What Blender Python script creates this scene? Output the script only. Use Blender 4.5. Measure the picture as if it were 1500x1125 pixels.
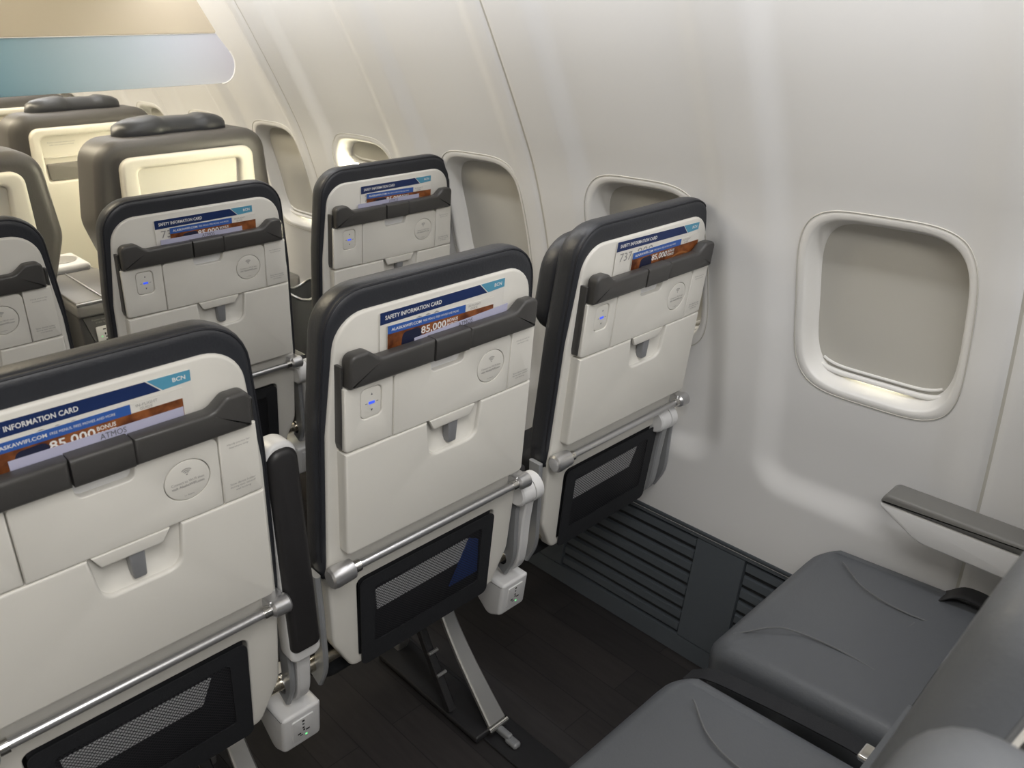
import bpy, bmesh, math, random
import numpy as np
from mathutils import Vector, Matrix

random.seed(7)
for o in list(bpy.data.objects):
    bpy.data.objects.remove(o, do_unlink=True)
SC = bpy.context.scene
COL = SC.collection

# ------------------------------------------------------------------ camera
F_PX, IMG_W = 1193.0, 1500.0
YAW, PITCH, ROLL = math.radians(43.50), math.radians(-24.26), math.radians(-0.677)
CAM = Vector((-0.202, -0.870, 1.409))
fwd = Vector((math.sin(YAW)*math.cos(PITCH), math.cos(YAW)*math.cos(PITCH), math.sin(PITCH)))
rt = Vector((math.cos(YAW), -math.sin(YAW), 0)); up = rt.cross(fwd)
rt2 = math.cos(ROLL)*rt + math.sin(ROLL)*up
up2 = -math.sin(ROLL)*rt + math.cos(ROLL)*up
cd = bpy.data.cameras.new('camera'); cam = bpy.data.objects.new('camera', cd); COL.objects.link(cam)
M4 = Matrix((rt2, up2, -fwd)).transposed().to_4x4(); M4.translation = CAM
cam.matrix_world = M4
cd.sensor_width = 36.0; cd.lens = F_PX/IMG_W*36.0; cd.clip_start = 0.02
cd.dof.use_dof = True; cd.dof.focus_distance = 1.45; cd.dof.aperture_fstop = 9.0
SC.camera = cam

# ------------------------------------------------------------------ world, lamps, exposure
w = bpy.data.worlds.new('daylight'); SC.world = w; w.use_nodes = True
w.node_tree.nodes['Background'].inputs[0].default_value = (1.0, 0.89, 0.64, 1)
w.node_tree.nodes['Background'].inputs[1].default_value = 46.0

def area(name, loc, rot, sx, sy, power, color):
    l = bpy.data.lights.new(name, 'AREA'); l.shape = 'RECTANGLE'; l.size = sx; l.size_y = sy
    l.energy = power; l.color = color
    o = bpy.data.objects.new(name, l); COL.objects.link(o); o.location = loc; o.rotation_euler = rot
    return o
# LED strips in the ceiling over the aisle (neutral in economy, warm in first class)
area('ceiling_strip_economy', (-0.15, -1.58, 2.02), (0, 0, 0), 0.5, 1.8, 32, (1.0, 0.975, 0.945))
area('ceiling_strip_first', (-0.15, 3.5, 2.02), (0, 0, 0), 0.5, 5.0, 105, (1.0, 0.88, 0.66))
# wash light running along the top of the side wall
area('wall_wash', (0.80, 0.9, 1.61), (0, math.radians(-35), 0), 0.04, 8.0, 23, (0.98, 0.98, 1.0))
SC.view_settings.view_transform = 'Standard'
SC.view_settings.look = 'None'
SC.view_settings.exposure = -0.07
SC.view_settings.gamma = 1.0
SC.view_settings.use_curve_mapping = False

# ------------------------------------------------------------------ materials
MATS = {}
def mat(name, col, rough=0.5, metal=0.0, bump=0.0, bscale=200.0, var=0.0, vscale=8.0, emit=None, estr=0.0, spec=0.5, coat=0.0):
    if name in MATS: return MATS[name]
    m = bpy.data.materials.new(name); m.use_nodes = True
    nt = m.node_tree; b = nt.nodes['Principled BSDF']
    b.inputs['Base Color'].default_value = (*col, 1); b.inputs['Roughness'].default_value = rough
    b.inputs['Metallic'].default_value = metal
    b.inputs['Specular IOR Level'].default_value = spec
    b.inputs['Coat Weight'].default_value = coat
    if emit:
        b.inputs['Emission Color'].default_value = (*emit, 1); b.inputs['Emission Strength'].default_value = estr
    if var > 0 or bump > 0:
        tc = nt.nodes.new('ShaderNodeTexCoord')
    if var > 0:
        n = nt.nodes.new('ShaderNodeTexNoise'); n.inputs['Scale'].default_value = vscale; n.inputs['Detail'].default_value = 4
        nt.links.new(tc.outputs['Object'], n.inputs['Vector'])
        mx = nt.nodes.new('ShaderNodeMix'); mx.data_type = 'RGBA'
        mx.inputs['A'].default_value = (*[c*(1-var) for c in col], 1); mx.inputs['B'].default_value = (*[min(1, c*(1+var)) for c in col], 1)
        nt.links.new(n.outputs['Fac'], mx.inputs['Factor']); nt.links.new(mx.outputs['Result'], b.inputs['Base Color'])
    if bump > 0:
        n2 = nt.nodes.new('ShaderNodeTexNoise'); n2.inputs['Scale'].default_value = bscale; n2.inputs['Detail'].default_value = 3
        nt.links.new(tc.outputs['Object'], n2.inputs['Vector'])
        bp = nt.nodes.new('ShaderNodeBump'); bp.inputs['Strength'].default_value = bump; bp.inputs['Distance'].default_value = 0.002
        nt.links.new(n2.outputs['Fac'], bp.inputs['Height']); nt.links.new(bp.outputs['Normal'], b.inputs['Normal'])
    MATS[name] = m
    return m
m_wall = mat('side_wall_plastic', (0.74, 0.735, 0.725), 0.42, var=0.015, vscale=5)
m_frame = mat('window_frame_plastic', (0.76, 0.75, 0.725), 0.30)
m_shade = mat('window_shade_plastic', (0.52, 0.505, 0.46), 0.45, var=0.015, vscale=6)
m_shell = mat('cream_shell_plastic', (0.74, 0.722, 0.67), 0.38, var=0.012, vscale=9)
m_cool = mat('cool_white_plastic', (0.70, 0.70, 0.70), 0.35)
m_bar = mat('charcoal_bar_plastic', (0.060, 0.058, 0.056), 0.40, bump=0.08, bscale=700)
m_navy = mat('navy_leather', (0.027, 0.029, 0.035), 0.42, bump=0.18, bscale=260)
m_seam = mat('navy_seam', (0.012, 0.013, 0.018), 0.6)
m_grey = mat('slate_leather', (0.112, 0.120, 0.132), 0.46, bump=0.15, bscale=240)
m_gseam = mat('slate_seam', (0.15, 0.155, 0.16), 0.5)
m_fcleather = mat('taupe_leather', (0.080, 0.075, 0.070), 0.45, bump=0.15, bscale=240)
m_fcdark = mat('dark_headrest_leather', (0.036, 0.038, 0.042), 0.38, bump=0.15, bscale=240)
m_fcshell = mat('ivory_shell_plastic', (0.76, 0.72, 0.61), 0.40)
m_silver = mat('silver_paint', (0.62, 0.62, 0.63), 0.28, metal=0.85)
m_chrome = mat('bright_steel', (0.75, 0.74, 0.72), 0.18, metal=1.0)
m_brass = mat('gold_anodised_tube', (0.62, 0.57, 0.47), 0.25, metal=1.0)
m_alu = mat('brushed_aluminium', (0.68, 0.68, 0.67), 0.30, metal=0.85)
m_spread = mat('grey_frame_paint', (0.30, 0.31, 0.32), 0.38, metal=0.2)
m_black = mat('black_fabric', (0.010, 0.011, 0.014), 0.8, bump=0.3, bscale=600)
m_dark = mat('dark_plastic', (0.020, 0.020, 0.022), 0.45)
m_armpad = mat('black_armpad', (0.022, 0.021, 0.022), 0.45)
m_lever = mat('grey_lever_plastic', (0.22, 0.225, 0.235), 0.35)
m_paper = mat('card_paper', (0.78, 0.76, 0.71), 0.5)
m_pnavy = mat('print_navy', (0.010, 0.028, 0.115), 0.45)
m_pcyan = mat('print_cyan', (0.10, 0.34, 0.50), 0.45)
m_pblue = mat('print_blue', (0.035, 0.115, 0.42), 0.45)
m_plav = mat('lavender_card', (0.50, 0.50, 0.66), 0.5)
m_ink = mat('print_dark_ink', (0.10, 0.10, 0.12), 0.6)
m_inkg = mat('print_grey_ink', (0.33, 0.32, 0.31), 0.6)
m_white = mat('print_white', (0.85, 0.84, 0.82), 0.5)
m_led = mat('blue_led', (0.05, 0.10, 0.8), 0.4, emit=(0.05, 0.12, 1.0), estr=0.7)
m_green = mat('green_led', (0.2, 0.8, 0.3), 0.4, emit=(0.2, 1.0, 0.35), estr=1.0)
m_grille = mat('grille_plastic', (0.080, 0.092, 0.104), 0.42)
m_grilled = mat('grille_recess', (0.016, 0.018, 0.021), 0.6)
m_pouch = mat('grey_pocket_leather', (0.075, 0.078, 0.082), 0.45)
m_console = mat('console_grey', (0.20, 0.195, 0.19), 0.35, var=0.02)
m_consdark = mat('console_dark', (0.07, 0.069, 0.068), 0.45)
m_fcpouch = mat('taupe_pocket', (0.22, 0.205, 0.18), 0.5)
m_beige = mat('beige_panel', (0.60, 0.53, 0.42), 0.5)
m_ceil = mat('ceiling_plastic', (0.72, 0.71, 0.69), 0.6)

def brochure_mat():
    m = bpy.data.materials.new('print_food_photo'); m.use_nodes = True; nt = m.node_tree; b = nt.nodes['Principled BSDF']
    b.inputs['Roughness'].default_value = 0.35
    tc = nt.nodes.new('ShaderNodeTexCoord'); n = nt.nodes.new('ShaderNodeTexNoise'); n.inputs['Scale'].default_value = 55; n.inputs['Detail'].default_value = 5
    nt.links.new(tc.outputs['Object'], n.inputs['Vector'])
    r = nt.nodes.new('ShaderNodeValToRGB'); r.color_ramp.elements[0].position = 0.35; r.color_ramp.elements[0].color = (0.085, 0.022, 0.008, 1)
    r.color_ramp.elements[1].position = 0.68; r.color_ramp.elements[1].color = (0.34, 0.115, 0.035, 1)
    nt.links.new(n.outputs['Fac'], r.inputs['Fac']); nt.links.new(r.outputs['Color'], b.inputs['Base Color'])
    return m
m_food = brochure_mat()
m_crust = mat('print_crust', (0.40, 0.16, 0.055), 0.4)
m_plate = mat('print_dark_plate', (0.016, 0.02, 0.05), 0.4)

def floor_mat():
    m = bpy.data.materials.new('dark_plank_floor'); m.use_nodes = True; nt = m.node_tree; b = nt.nodes['Principled BSDF']
    tc = nt.nodes.new('ShaderNodeTexCoord'); mp = nt.nodes.new('ShaderNodeMapping'); mp.inputs['Rotation'].default_value[2] = math.pi/2
    nt.links.new(tc.outputs['Object'], mp.inputs['Vector'])
    br = nt.nodes.new('ShaderNodeTexBrick'); br.inputs['Scale'].default_value = 1.0
    br.inputs['Brick Width'].default_value = 0.55; br.inputs['Row Height'].default_value = 0.085; br.inputs['Mortar Size'].default_value = 0.0012
    br.inputs['Color1'].default_value = (0.028, 0.025, 0.024, 1); br.inputs['Color2'].default_value = (0.044, 0.038, 0.036, 1); br.inputs['Mortar'].default_value = (0.012, 0.011, 0.011, 1)
    nt.links.new(mp.outputs['Vector'], br.inputs['Vector'])
    n = nt.nodes.new('ShaderNodeTexNoise'); n.inputs['Scale'].default_value = 9; n.inputs['Detail'].default_value = 6
    mp2 = nt.nodes.new('ShaderNodeMapping'); mp2.inputs['Scale'].default_value = (9, 1.2, 1)
    nt.links.new(tc.outputs['Object'], mp2.inputs['Vector']); nt.links.new(mp2.outputs['Vector'], n.inputs['Vector'])
    mx = nt.nodes.new('ShaderNodeMix'); mx.data_type = 'RGBA'; mx.blend_type = 'MULTIPLY'; mx.inputs['Factor'].default_value = 0.6
    nt.links.new(br.outputs['Color'], mx.inputs['A']); nt.links.new(n.outputs['Fac'], mx.inputs['B'])
    mul = nt.nodes.new('ShaderNodeMix'); mul.data_type = 'RGBA'; mul.blend_type = 'ADD'; mul.inputs['Factor'].default_value = 1; mul.inputs['B'].default_value = (0.004, 0.004, 0.005, 1)
    nt.links.new(mx.outputs['Result'], mul.inputs['A']); nt.links.new(mul.outputs['Result'], b.inputs['Base Color'])
    b.inputs['Roughness'].default_value = 0.55
    bp = nt.nodes.new('ShaderNodeBump'); bp.inputs['Strength'].default_value = 0.2; bp.inputs['Distance'].default_value = 0.002
    nt.links.new(n.outputs['Fac'], bp.inputs['Height']); nt.links.new(bp.outputs['Normal'], b.inputs['Normal'])
    return m
m_floor = floor_mat()

def mesh_fabric_mat():
    # woven pocket net: a fine grid of dark threads with open holes between
    m = bpy.data.materials.new('pocket_net'); m.use_nodes = True; nt = m.node_tree; b = nt.nodes['Principled BSDF']
    b.inputs['Base Color'].default_value = (0.02, 0.02, 0.024, 1); b.inputs['Roughness'].default_value = 0.6
    tc = nt.nodes.new('ShaderNodeTexCoord'); mp = nt.nodes.new('ShaderNodeMapping'); mp.inputs['Rotation'].default_value[1] = math.radians(45)
    nt.links.new(tc.outputs['Object'], mp.inputs['Vector'])
    sep = nt.nodes.new('ShaderNodeSeparateXYZ'); nt.links.new(mp.outputs['Vector'], sep.inputs[0])
    def holes(out):
        a = nt.nodes.new('ShaderNodeMath'); a.operation = 'MULTIPLY'; a.inputs[1].default_value = 240.0; nt.links.new(out, a.inputs[0])
        f = nt.nodes.new('ShaderNodeMath'); f.operation = 'FRACT'; nt.links.new(a.outputs[0], f.inputs[0])
        g = nt.nodes.new('ShaderNodeMath'); g.operation = 'GREATER_THAN'; g.inputs[1].default_value = 0.27; nt.links.new(f.outputs[0], g.inputs[0])
        return g.outputs[0]
    mu = nt.nodes.new('ShaderNodeMath'); mu.operation = 'MULTIPLY'
    nt.links.new(holes(sep.outputs[0]), mu.inputs[0]); nt.links.new(holes(sep.outputs[2]), mu.inputs[1])
    tr = nt.nodes.new('ShaderNodeBsdfTransparent'); mx = nt.nodes.new('ShaderNodeMixShader')
    nt.links.new(mu.outputs[0], mx.inputs[0]); nt.links.new(b.outputs[0], mx.inputs[1]); nt.links.new(tr.outputs[0], mx.inputs[2])
    nt.links.new(mx.outputs[0], nt.nodes['Material Output'].inputs[0])
    return m
m_net = mesh_fabric_mat()

def pane_mat(name, tint, gloss):
    m = bpy.data.materials.new(name); m.use_nodes = True; nt = m.node_tree
    nt.nodes.remove(nt.nodes['Principled BSDF'])
    tr = nt.nodes.new('ShaderNodeBsdfTransparent'); tr.inputs[0].default_value = (*tint, 1)
    gl = nt.nodes.new('ShaderNodeBsdfGlossy'); gl.inputs['Roughness'].default_value = 0.05
    mx = nt.nodes.new('ShaderNodeMixShader'); mx.inputs[0].default_value = gloss
    nt.links.new(tr.outputs[0], mx.inputs[1]); nt.links.new(gl.outputs[0], mx.inputs[2]); nt.links.new(mx.outputs[0], nt.nodes['Material Output'].inputs[0])
    return m
m_pane = pane_mat('window_pane', (0.95, 0.97, 0.97), 0.05)

def divider_mat():
    # printed panel: teal at the aisle end fading to pale lavender grey at the wall end
    m = bpy.data.materials.new('teal_to_grey_panel'); m.use_nodes = True; nt = m.node_tree; b = nt.nodes['Principled BSDF']
    tc = nt.nodes.new('ShaderNodeTexCoord'); sep = nt.nodes.new('ShaderNodeSeparateXYZ'); nt.links.new(tc.outputs['Object'], sep.inputs[0])
    mr = nt.nodes.new('ShaderNodeMapRange'); mr.inputs[1].default_value = 0.30; mr.inputs[2].default_value = 1.0
    nt.links.new(sep.outputs[0], mr.inputs[0])
    r = nt.nodes.new('ShaderNodeValToRGB'); e = r.color_ramp.elements
    e[0].position = 0.0; e[0].color = (0.14, 0.30, 0.40, 1); e[1].position = 1.0; e[1].color = (0.55, 0.55, 0.62, 1)
    x = e.new(0.40); x.color = (0.36, 0.46, 0.54, 1)
    nt.links.new(mr.outputs[0], r.inputs[0]); nt.links.new(r.outputs[0], b.inputs['Base Color'])
    b.inputs['Roughness'].default_value = 0.35
    return m
m_div = divider_mat()

# ------------------------------------------------------------------ helpers
def tag(o, label=None, cat=None, group=None, kind=None):
    if label: o['label'] = label
    if cat: o['category'] = cat
    if group: o['group'] = group
    if kind: o['kind'] = kind
    return o
def link(name, me, m, parent=None, smooth=38):
    if m is not None and not me.materials: me.materials.append(m)
    if smooth:
        for p in me.polygons: p.use_smooth = True
        me.set_sharp_from_angle(angle=math.radians(smooth))
    o = bpy.data.objects.new(name, me); COL.objects.link(o)
    if parent: o.parent = parent
    return o
def empty(name, loc=(0, 0, 0)):
    o = bpy.data.objects.new(name, None); COL.objects.link(o); o.location = loc; o.empty_display_size = 0.1
    return o
def bm_obj(name, bm, m, parent=None, smooth=38, recalc=True):
    if recalc: bmesh.ops.recalc_face_normals(bm, faces=bm.faces)
    me = bpy.data.meshes.new(name); bm.to_mesh(me); bm.free()
    return link(name, me, m, parent, smooth)
SHEAR = 0.144; ZREF = 0.959
def TS(u, wv, z): return (u, wv - SHEAR*(z-ZREF), z)          # reclined seat back
def TI(u, wv, z): return (u, wv, z)
def round_poly(pts, n=6):
    # pts: (x, y, r) corners, sampled with rounded corners
    out = []; N = len(pts)
    for i in range(N):
        p = Vector(pts[i][:2]); r = pts[i][2] if len(pts[i]) > 2 else 0
        a = Vector(pts[i-1][:2]); b = Vector(pts[(i+1) % N][:2])
        if r <= 0: out.append(p); continue
        da = (a-p); db = (b-p); la, lb = da.length, db.length; da.normalize(); db.normalize()
        ang = da.angle(db); t = min(r/math.tan(ang/2), la*0.49, lb*0.49)
        rr = t*math.tan(ang/2); c = p + (da+db).normalized()*(rr/math.sin(ang/2))
        s0 = p+da*t-c; s1 = p+db*t-c
        a0 = math.atan2(s0.y, s0.x); a1 = math.atan2(s1.y, s1.x)
        d = (a1-a0+math.pi) % (2*math.pi) - math.pi
        for k in range(n+1):
            q = a0+d*k/n; out.append(c+Vector((math.cos(q), math.sin(q)))*rr)
    return [(v.x, v.y) for v in out]
def poly_area(p): return 0.5*sum(p[i-1][0]*p[i][1]-p[i][0]*p[i-1][1] for i in range(len(p)))
def offset(p, d):
    # move every vertex inwards by d (p counter-clockwise)
    N = len(p); out = []
    for i in range(N):
        a = Vector(p[i-1]); b = Vector(p[i]); c = Vector(p[(i+1) % N])
        e1 = (b-a); e2 = (c-b)
        if e1.length < 1e-9: e1 = e2
        if e2.length < 1e-9: e2 = e1
        e1 = e1.normalized(); e2 = e2.normalized()
        n1 = Vector((-e1.y, e1.x)); n2 = Vector((-e2.y, e2.x)); n = n1+n2
        if n.length < 1e-6: n = n1
        n.normalize(); k = max(0.5, n.dot(n1)); out.append(tuple(b+n*(d/k)))
    return out
def plate_bm(outer, w0, w1, r=0.0, rb=0.0, holes=(), rh=None, T=TI, seg=3, bm=None):
    """solid plate: outline in (u, z), from w0 (viewer side) to w1, rounded front edge r and back edge rb"""
    bm = bm or bmesh.new()
    if poly_area(outer) < 0: outer = outer[::-1]
    hs = [h if poly_area(h) > 0 else h[::-1] for h in holes]
    rh = r if rh is None else rh
    def rings(p, rr, rbb, sgn):
        L = []
        if rr > 0:
            for k in range(seg+1):
                a = k/seg*math.pi/2; L.append((sgn*rr*(1-math.sin(a)), w0+rr*(1-math.cos(a))))
        else: L.append((0, w0))
        if rbb > 0:
            for k in range(seg+1):
                a = k/seg*math.pi/2; L.append((sgn*rbb*(1-math.cos(a)), w1-rbb*(1-math.sin(a))))
        else: L.append((0, w1))
        R = []
        for ins, wv in L:
            q = offset(p, ins) if abs(ins) > 1e-9 else p
            R.append([bm.verts.new(T(x, wv, z)) for x, z in q])
        for A, B in zip(R[:-1], R[1:]):
            n = len(A)
            for i in range(n): bm.faces.new((A[i], A[(i+1) % n], B[(i+1) % n], B[i]))
        return R[0], R[-1]
    fr, bk = [], []
    for p, rr, rbb, s in [(outer, r, rb, 1)]+[(h, rh, 0, -1) for h in hs]:
        a, b = rings(p, rr, rbb, s); fr.append(a); bk.append(b)
    for loops in (fr, bk):
        if len(loops) == 1: bm.faces.new(loops[0])
        else:
            ed = []
            for L in loops:
                for i in range(len(L)): ed.append(bm.edges.get((L[i-1], L[i])))
            bmesh.ops.triangle_fill(bm, use_beauty=True, use_dissolve=False, edges=ed)
    return bm
def plate(name, outer, w0, w1, m, parent=None, r=0.0, rb=0.0, holes=(), rh=None, T=TI, seg=3, smooth=38):
    return bm_obj(name, plate_bm(outer, w0, w1, r, rb, holes, rh, T, seg), m, parent, smooth)
def rect(x0, x1, z0, z1, r=0.0, n=4): return round_poly([(x0, z0, r), (x1, z0, r), (x1, z1, r), (x0, z1, r)], n)
def rbox_bm(x0, x1, y0, y1, z0, z1, r=0.004, bm=None, seg=3, T=TI):
    return plate_bm(rect(x0, x1, z0, z1, min(r, (x1-x0)*.49, (z1-z0)*.49)), y0, y1, min(r, (y1-y0)*.45), min(r, (y1-y0)*.45), T=T, seg=seg, bm=bm)
def rbox(name, x0, x1, y0, y1, z0, z1, m, parent=None, r=0.004, seg=3, T=TI):
    return bm_obj(name, rbox_bm(x0, x1, y0, y1, z0, z1, r, None, seg, T), m, parent)
def tube_bm(pts, rad, n=10, bm=None, cap=True):
    bm = bm or bmesh.new(); pts = [Vector(p) for p in pts]; R = []
    rads = rad if isinstance(rad, (list, tuple)) else [rad]*len(pts)
    prev = None
    for i, p in enumerate(pts):
        t = (pts[min(i+1, len(pts)-1)]-pts[max(i-1, 0)]).normalized()
        if prev is None:
            a = Vector((0, 0, 1)) if abs(t.z) < 0.9 else Vector((1, 0, 0)); x = t.cross(a).normalized()
        else:
            x = (prev - t*prev.dot(t)).normalized()
        prev = x; y = t.cross(x)
        R.append([bm.verts.new(p+(x*math.cos(2*math.pi*k/n)+y*math.sin(2*math.pi*k/n))*rads[i]) for k in range(n)])
    for A, B in zip(R[:-1], R[1:]):
        for k in range(n): bm.faces.new((A[k], A[(k+1) % n], B[(k+1) % n], B[k]))
    if cap: bm.faces.new(R[0]); bm.faces.new(R[-1][::-1])
    return bm
def tube(name, pts, rad, m, parent=None, n=10): return bm_obj(name, tube_bm(pts, rad, n), m, parent)
def sweep_strip_bm(path, x0, x1, th, bm=None):
    """flat bar following a path in the (y, z) plane, between x0 and x1, thickness th; chamfered"""
    bm = bm or bmesh.new(); P = [Vector(p) for p in path]; R = []
    for i, p in enumerate(P):
        t = (P[min(i+1, len(P)-1)]-P[max(i-1, 0)]).normalized(); n = Vector((-t.y, t.x)); c = min(th*0.3, 0.003)
        xs = x0[i] if isinstance(x0, list) else x0; xe = x1[i] if isinstance(x1, list) else x1
        prof = [(xs+c, -th/2), (xe-c, -th/2), (xe, -th/2+c), (xe, th/2-c), (xe-c, th/2), (xs+c, th/2), (xs, th/2-c), (xs, -th/2+c)]
        R.append([bm.verts.new((x, p.x+n.x*d, p.y+n.y*d)) for x, d in prof])
    for A, B in zip(R[:-1], R[1:]):
        for k in range(8): bm.faces.new((A[k], A[(k+1) % 8], B[(k+1) % 8], B[k]))
    bm.faces.new(R[0]); bm.faces.new(R[-1])
    return bm
def curve_pts(pts, n=8):
    # Catmull-Rom through the points
    P = [Vector(p) for p in pts]; P = [2*P[0]-P[1]]+P+[2*P[-1]-P[-2]]; out = []
    for i in range(1, len(P)-2):
        for k in range(n):
            t = k/n; a, b, c, d = P[i-1], P[i], P[i+1], P[i+2]
            out.append(0.5*((2*b)+(c-a)*t+(2*a-5*b+4*c-d)*t*t+(3*b-a-3*c+d)*t**3))
    out.append(P[-2]); return out
TEXT_CACHE = {}
def text_data(s, bold):
    key = (s, bold)
    if key in TEXT_CACHE: return TEXT_CACHE[key]
    c = bpy.data.curves.new('txt', 'FONT'); c.body = s; c.size = 1.0; c.resolution_u = 2
    c.align_x = 'LEFT'; c.offset = 0.018 if bold else 0.0
    o = bpy.data.objects.new('txt', c); COL.objects.link(o); bpy.context.view_layer.update()
    me = bpy.data.meshes.new_from_object(o.evaluated_get(bpy.context.evaluated_depsgraph_get()))
    vs = [tuple(v.co) for v in me.vertices]; fs = [tuple(p.vertices) for p in me.polygons]
    bpy.data.objects.remove(o, do_unlink=True); bpy.data.curves.remove(c); bpy.data.meshes.remove(me)
    x0 = min(v[0] for v in vs); x1 = max(v[0] for v in vs); y0 = min(v[1] for v in vs); y1 = max(v[1] for v in vs)
    TEXT_CACHE[key] = ([((v[0]-x0), v[1]-y0) for v in vs], fs, x1-x0, y1-y0)
    return TEXT_CACHE[key]
def lettering(name, lines, m, parent, T=TI, wv=0.0):
    """lines: (text, u_left or u_centre, z_bottom, width, height, align, bold, zmin, skew) -> one flat print mesh"""
    V, Fc = [], []
    for (s, u, z, wd, ht, al, bold) in lines:
        vs, fs, tw, th = text_data(s, bold); b = len(V)
        u0 = u if al == 'L' else u-wd/2
        V += [T(u0+x/tw*wd, wv, z+y/th*ht) for x, y in vs]; Fc += [tuple(i+b for i in f) for f in fs]
    me = bpy.data.meshes.new(name); me.from_pydata(V, [], Fc); me.update()
    return link(name, me, m, parent, 0)
def copy_tree(o, parent=None):
    c = o.copy(); COL.objects.link(c); c.parent = parent
    for ch in list(o.children): copy_tree(ch, c)
    return c
def smooth01(t): t = max(0.0, min(1.0, t)); return t*t*(3-2*t)

# ------------------------------------------------------------------ structure: floor, side wall, windows, grille, ceiling
Y0, Y1 = -2.6, 7.0
fl = rbox('floor', -2.0, 1.45, Y0, Y1, -0.06, 0.0, m_floor, None, 0.001); tag(fl, kind='structure')

ZP = [0.30, 0.45, 0.60, 0.767, 0.93, 1.093, 1.25, 1.44, 1.60, 1.75]
XP = [1.209, 1.229, 1.232, 1.219, 1.195, 1.154, 1.088, 1.000, 0.916, 0.825]
_zz = np.linspace(0.28, 1.80, 400); _xx = np.interp(_zz, ZP, XP)
_k = np.ones(31)/31; _xx = np.convolve(np.pad(_xx, 15, mode='reflect', reflect_type='odd'), _k, 'valid')
def xb(z): return float(np.interp(z, _zz, _xx))
RIB = 0.019
WINDOWS = [-1.351, -0.843, -0.335, 0.173, 0.681, 1.189, 1.697, 2.205, 2.713, 3.221, 3.729]
SEAMS = [-1.572, -0.556, 0.460, 1.476, 2.492, 3.508, 4.524]
def bay(y, z):
    best = 0
    for i, yc in enumerate(WINDOWS):
        d = y-yc
        if abs(d) > 0.3: continue
        seam_right = any(0 < s-yc < 0.4 for s in SEAMS)
        hp = 0.185 if seam_right else 0.222; hn = 0.222 if seam_right else 0.185
        c = (hp-hn)/2; h = (hp+hn)/2; rr = 0.09
        qx = abs(d-c)-h+rr; qz = (0.475-z)+rr
        sd = math.hypot(max(qx, 0), max(qz, 0))+min(max(qx, qz), 0)-rr
        best = max(best, smooth01(-sd/0.065))
    return best
def wall_x(y, z): return xb(z)-RIB*(1-bay(y, z))
WC, WHH, WHW, WN = 0.922, 0.174, 0.147, 4.2
def sup(t, hw, hh):
    c, s = math.cos(t), math.sin(t)
    return (hw*math.copysign(abs(c)**(2/WN), c), hh*math.copysign(abs(s)**(2/WN), s))
def inside(y, z, yc, k): return (abs(y-yc)/(WHW*k))**WN+(abs(z-WC)/(WHH*k))**WN < 1

wall = empty('wall_right', (1.2, 0, 0)); tag(wall, kind='structure')
def wall_panel(ya, yb):
    ny = int((yb-ya)/0.0075); nz = 196; z0, z1 = 0.312, 1.78
    bm = bmesh.new(); g = []
    for i in range(ny+1):
        y = ya+(yb-ya)*i/ny; e = min(i, ny-i)
        row = []
        for j in range(nz+1):
            z = z0+(z1-z0)*j/nz
            dx = 0.006 if e == 0 else (0.0012 if e == 1 else 0)
            row.append(bm.verts.new((wall_x(y, z)-1.2+dx, y, z)))
        g.append(row)
    wins = [c for c in WINDOWS if ya < c < yb]
    for i in range(ny):
        for j in range(nz):
            yc = ya+(yb-ya)*(i+.5)/ny; zc = z0+(z1-z0)*(j+.5)/nz
            if any(inside(yc, zc, c, 1.02) for c in wins): continue
            bm.faces.new((g[i][j], g[i+1][j], g[i+1][j+1], g[i][j+1]))
    return bm_obj('wall_panel', bm, m_wall, wall, 60, recalc=False)
for a, b in zip(SEAMS[:-1], SEAMS[1:]): wall_panel(a+0.001, b-0.001)
# dark strip behind the panel joints
for s in SEAMS[1:-1]:
    bm = bmesh.new(); R = []
    for j in range(60):
        z = 0.312+1.468*j/59; R.append([bm.verts.new((wall_x(s, z)-1.2+0.005, s+d, z)) for d in (-0.006, 0.006)])
    for A, B in zip(R[:-1], R[1:]): bm.faces.new((A[0], A[1], B[1], B[0]))
    bm_obj('joint_strip', bm, m_shade, wall, 60)

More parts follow.
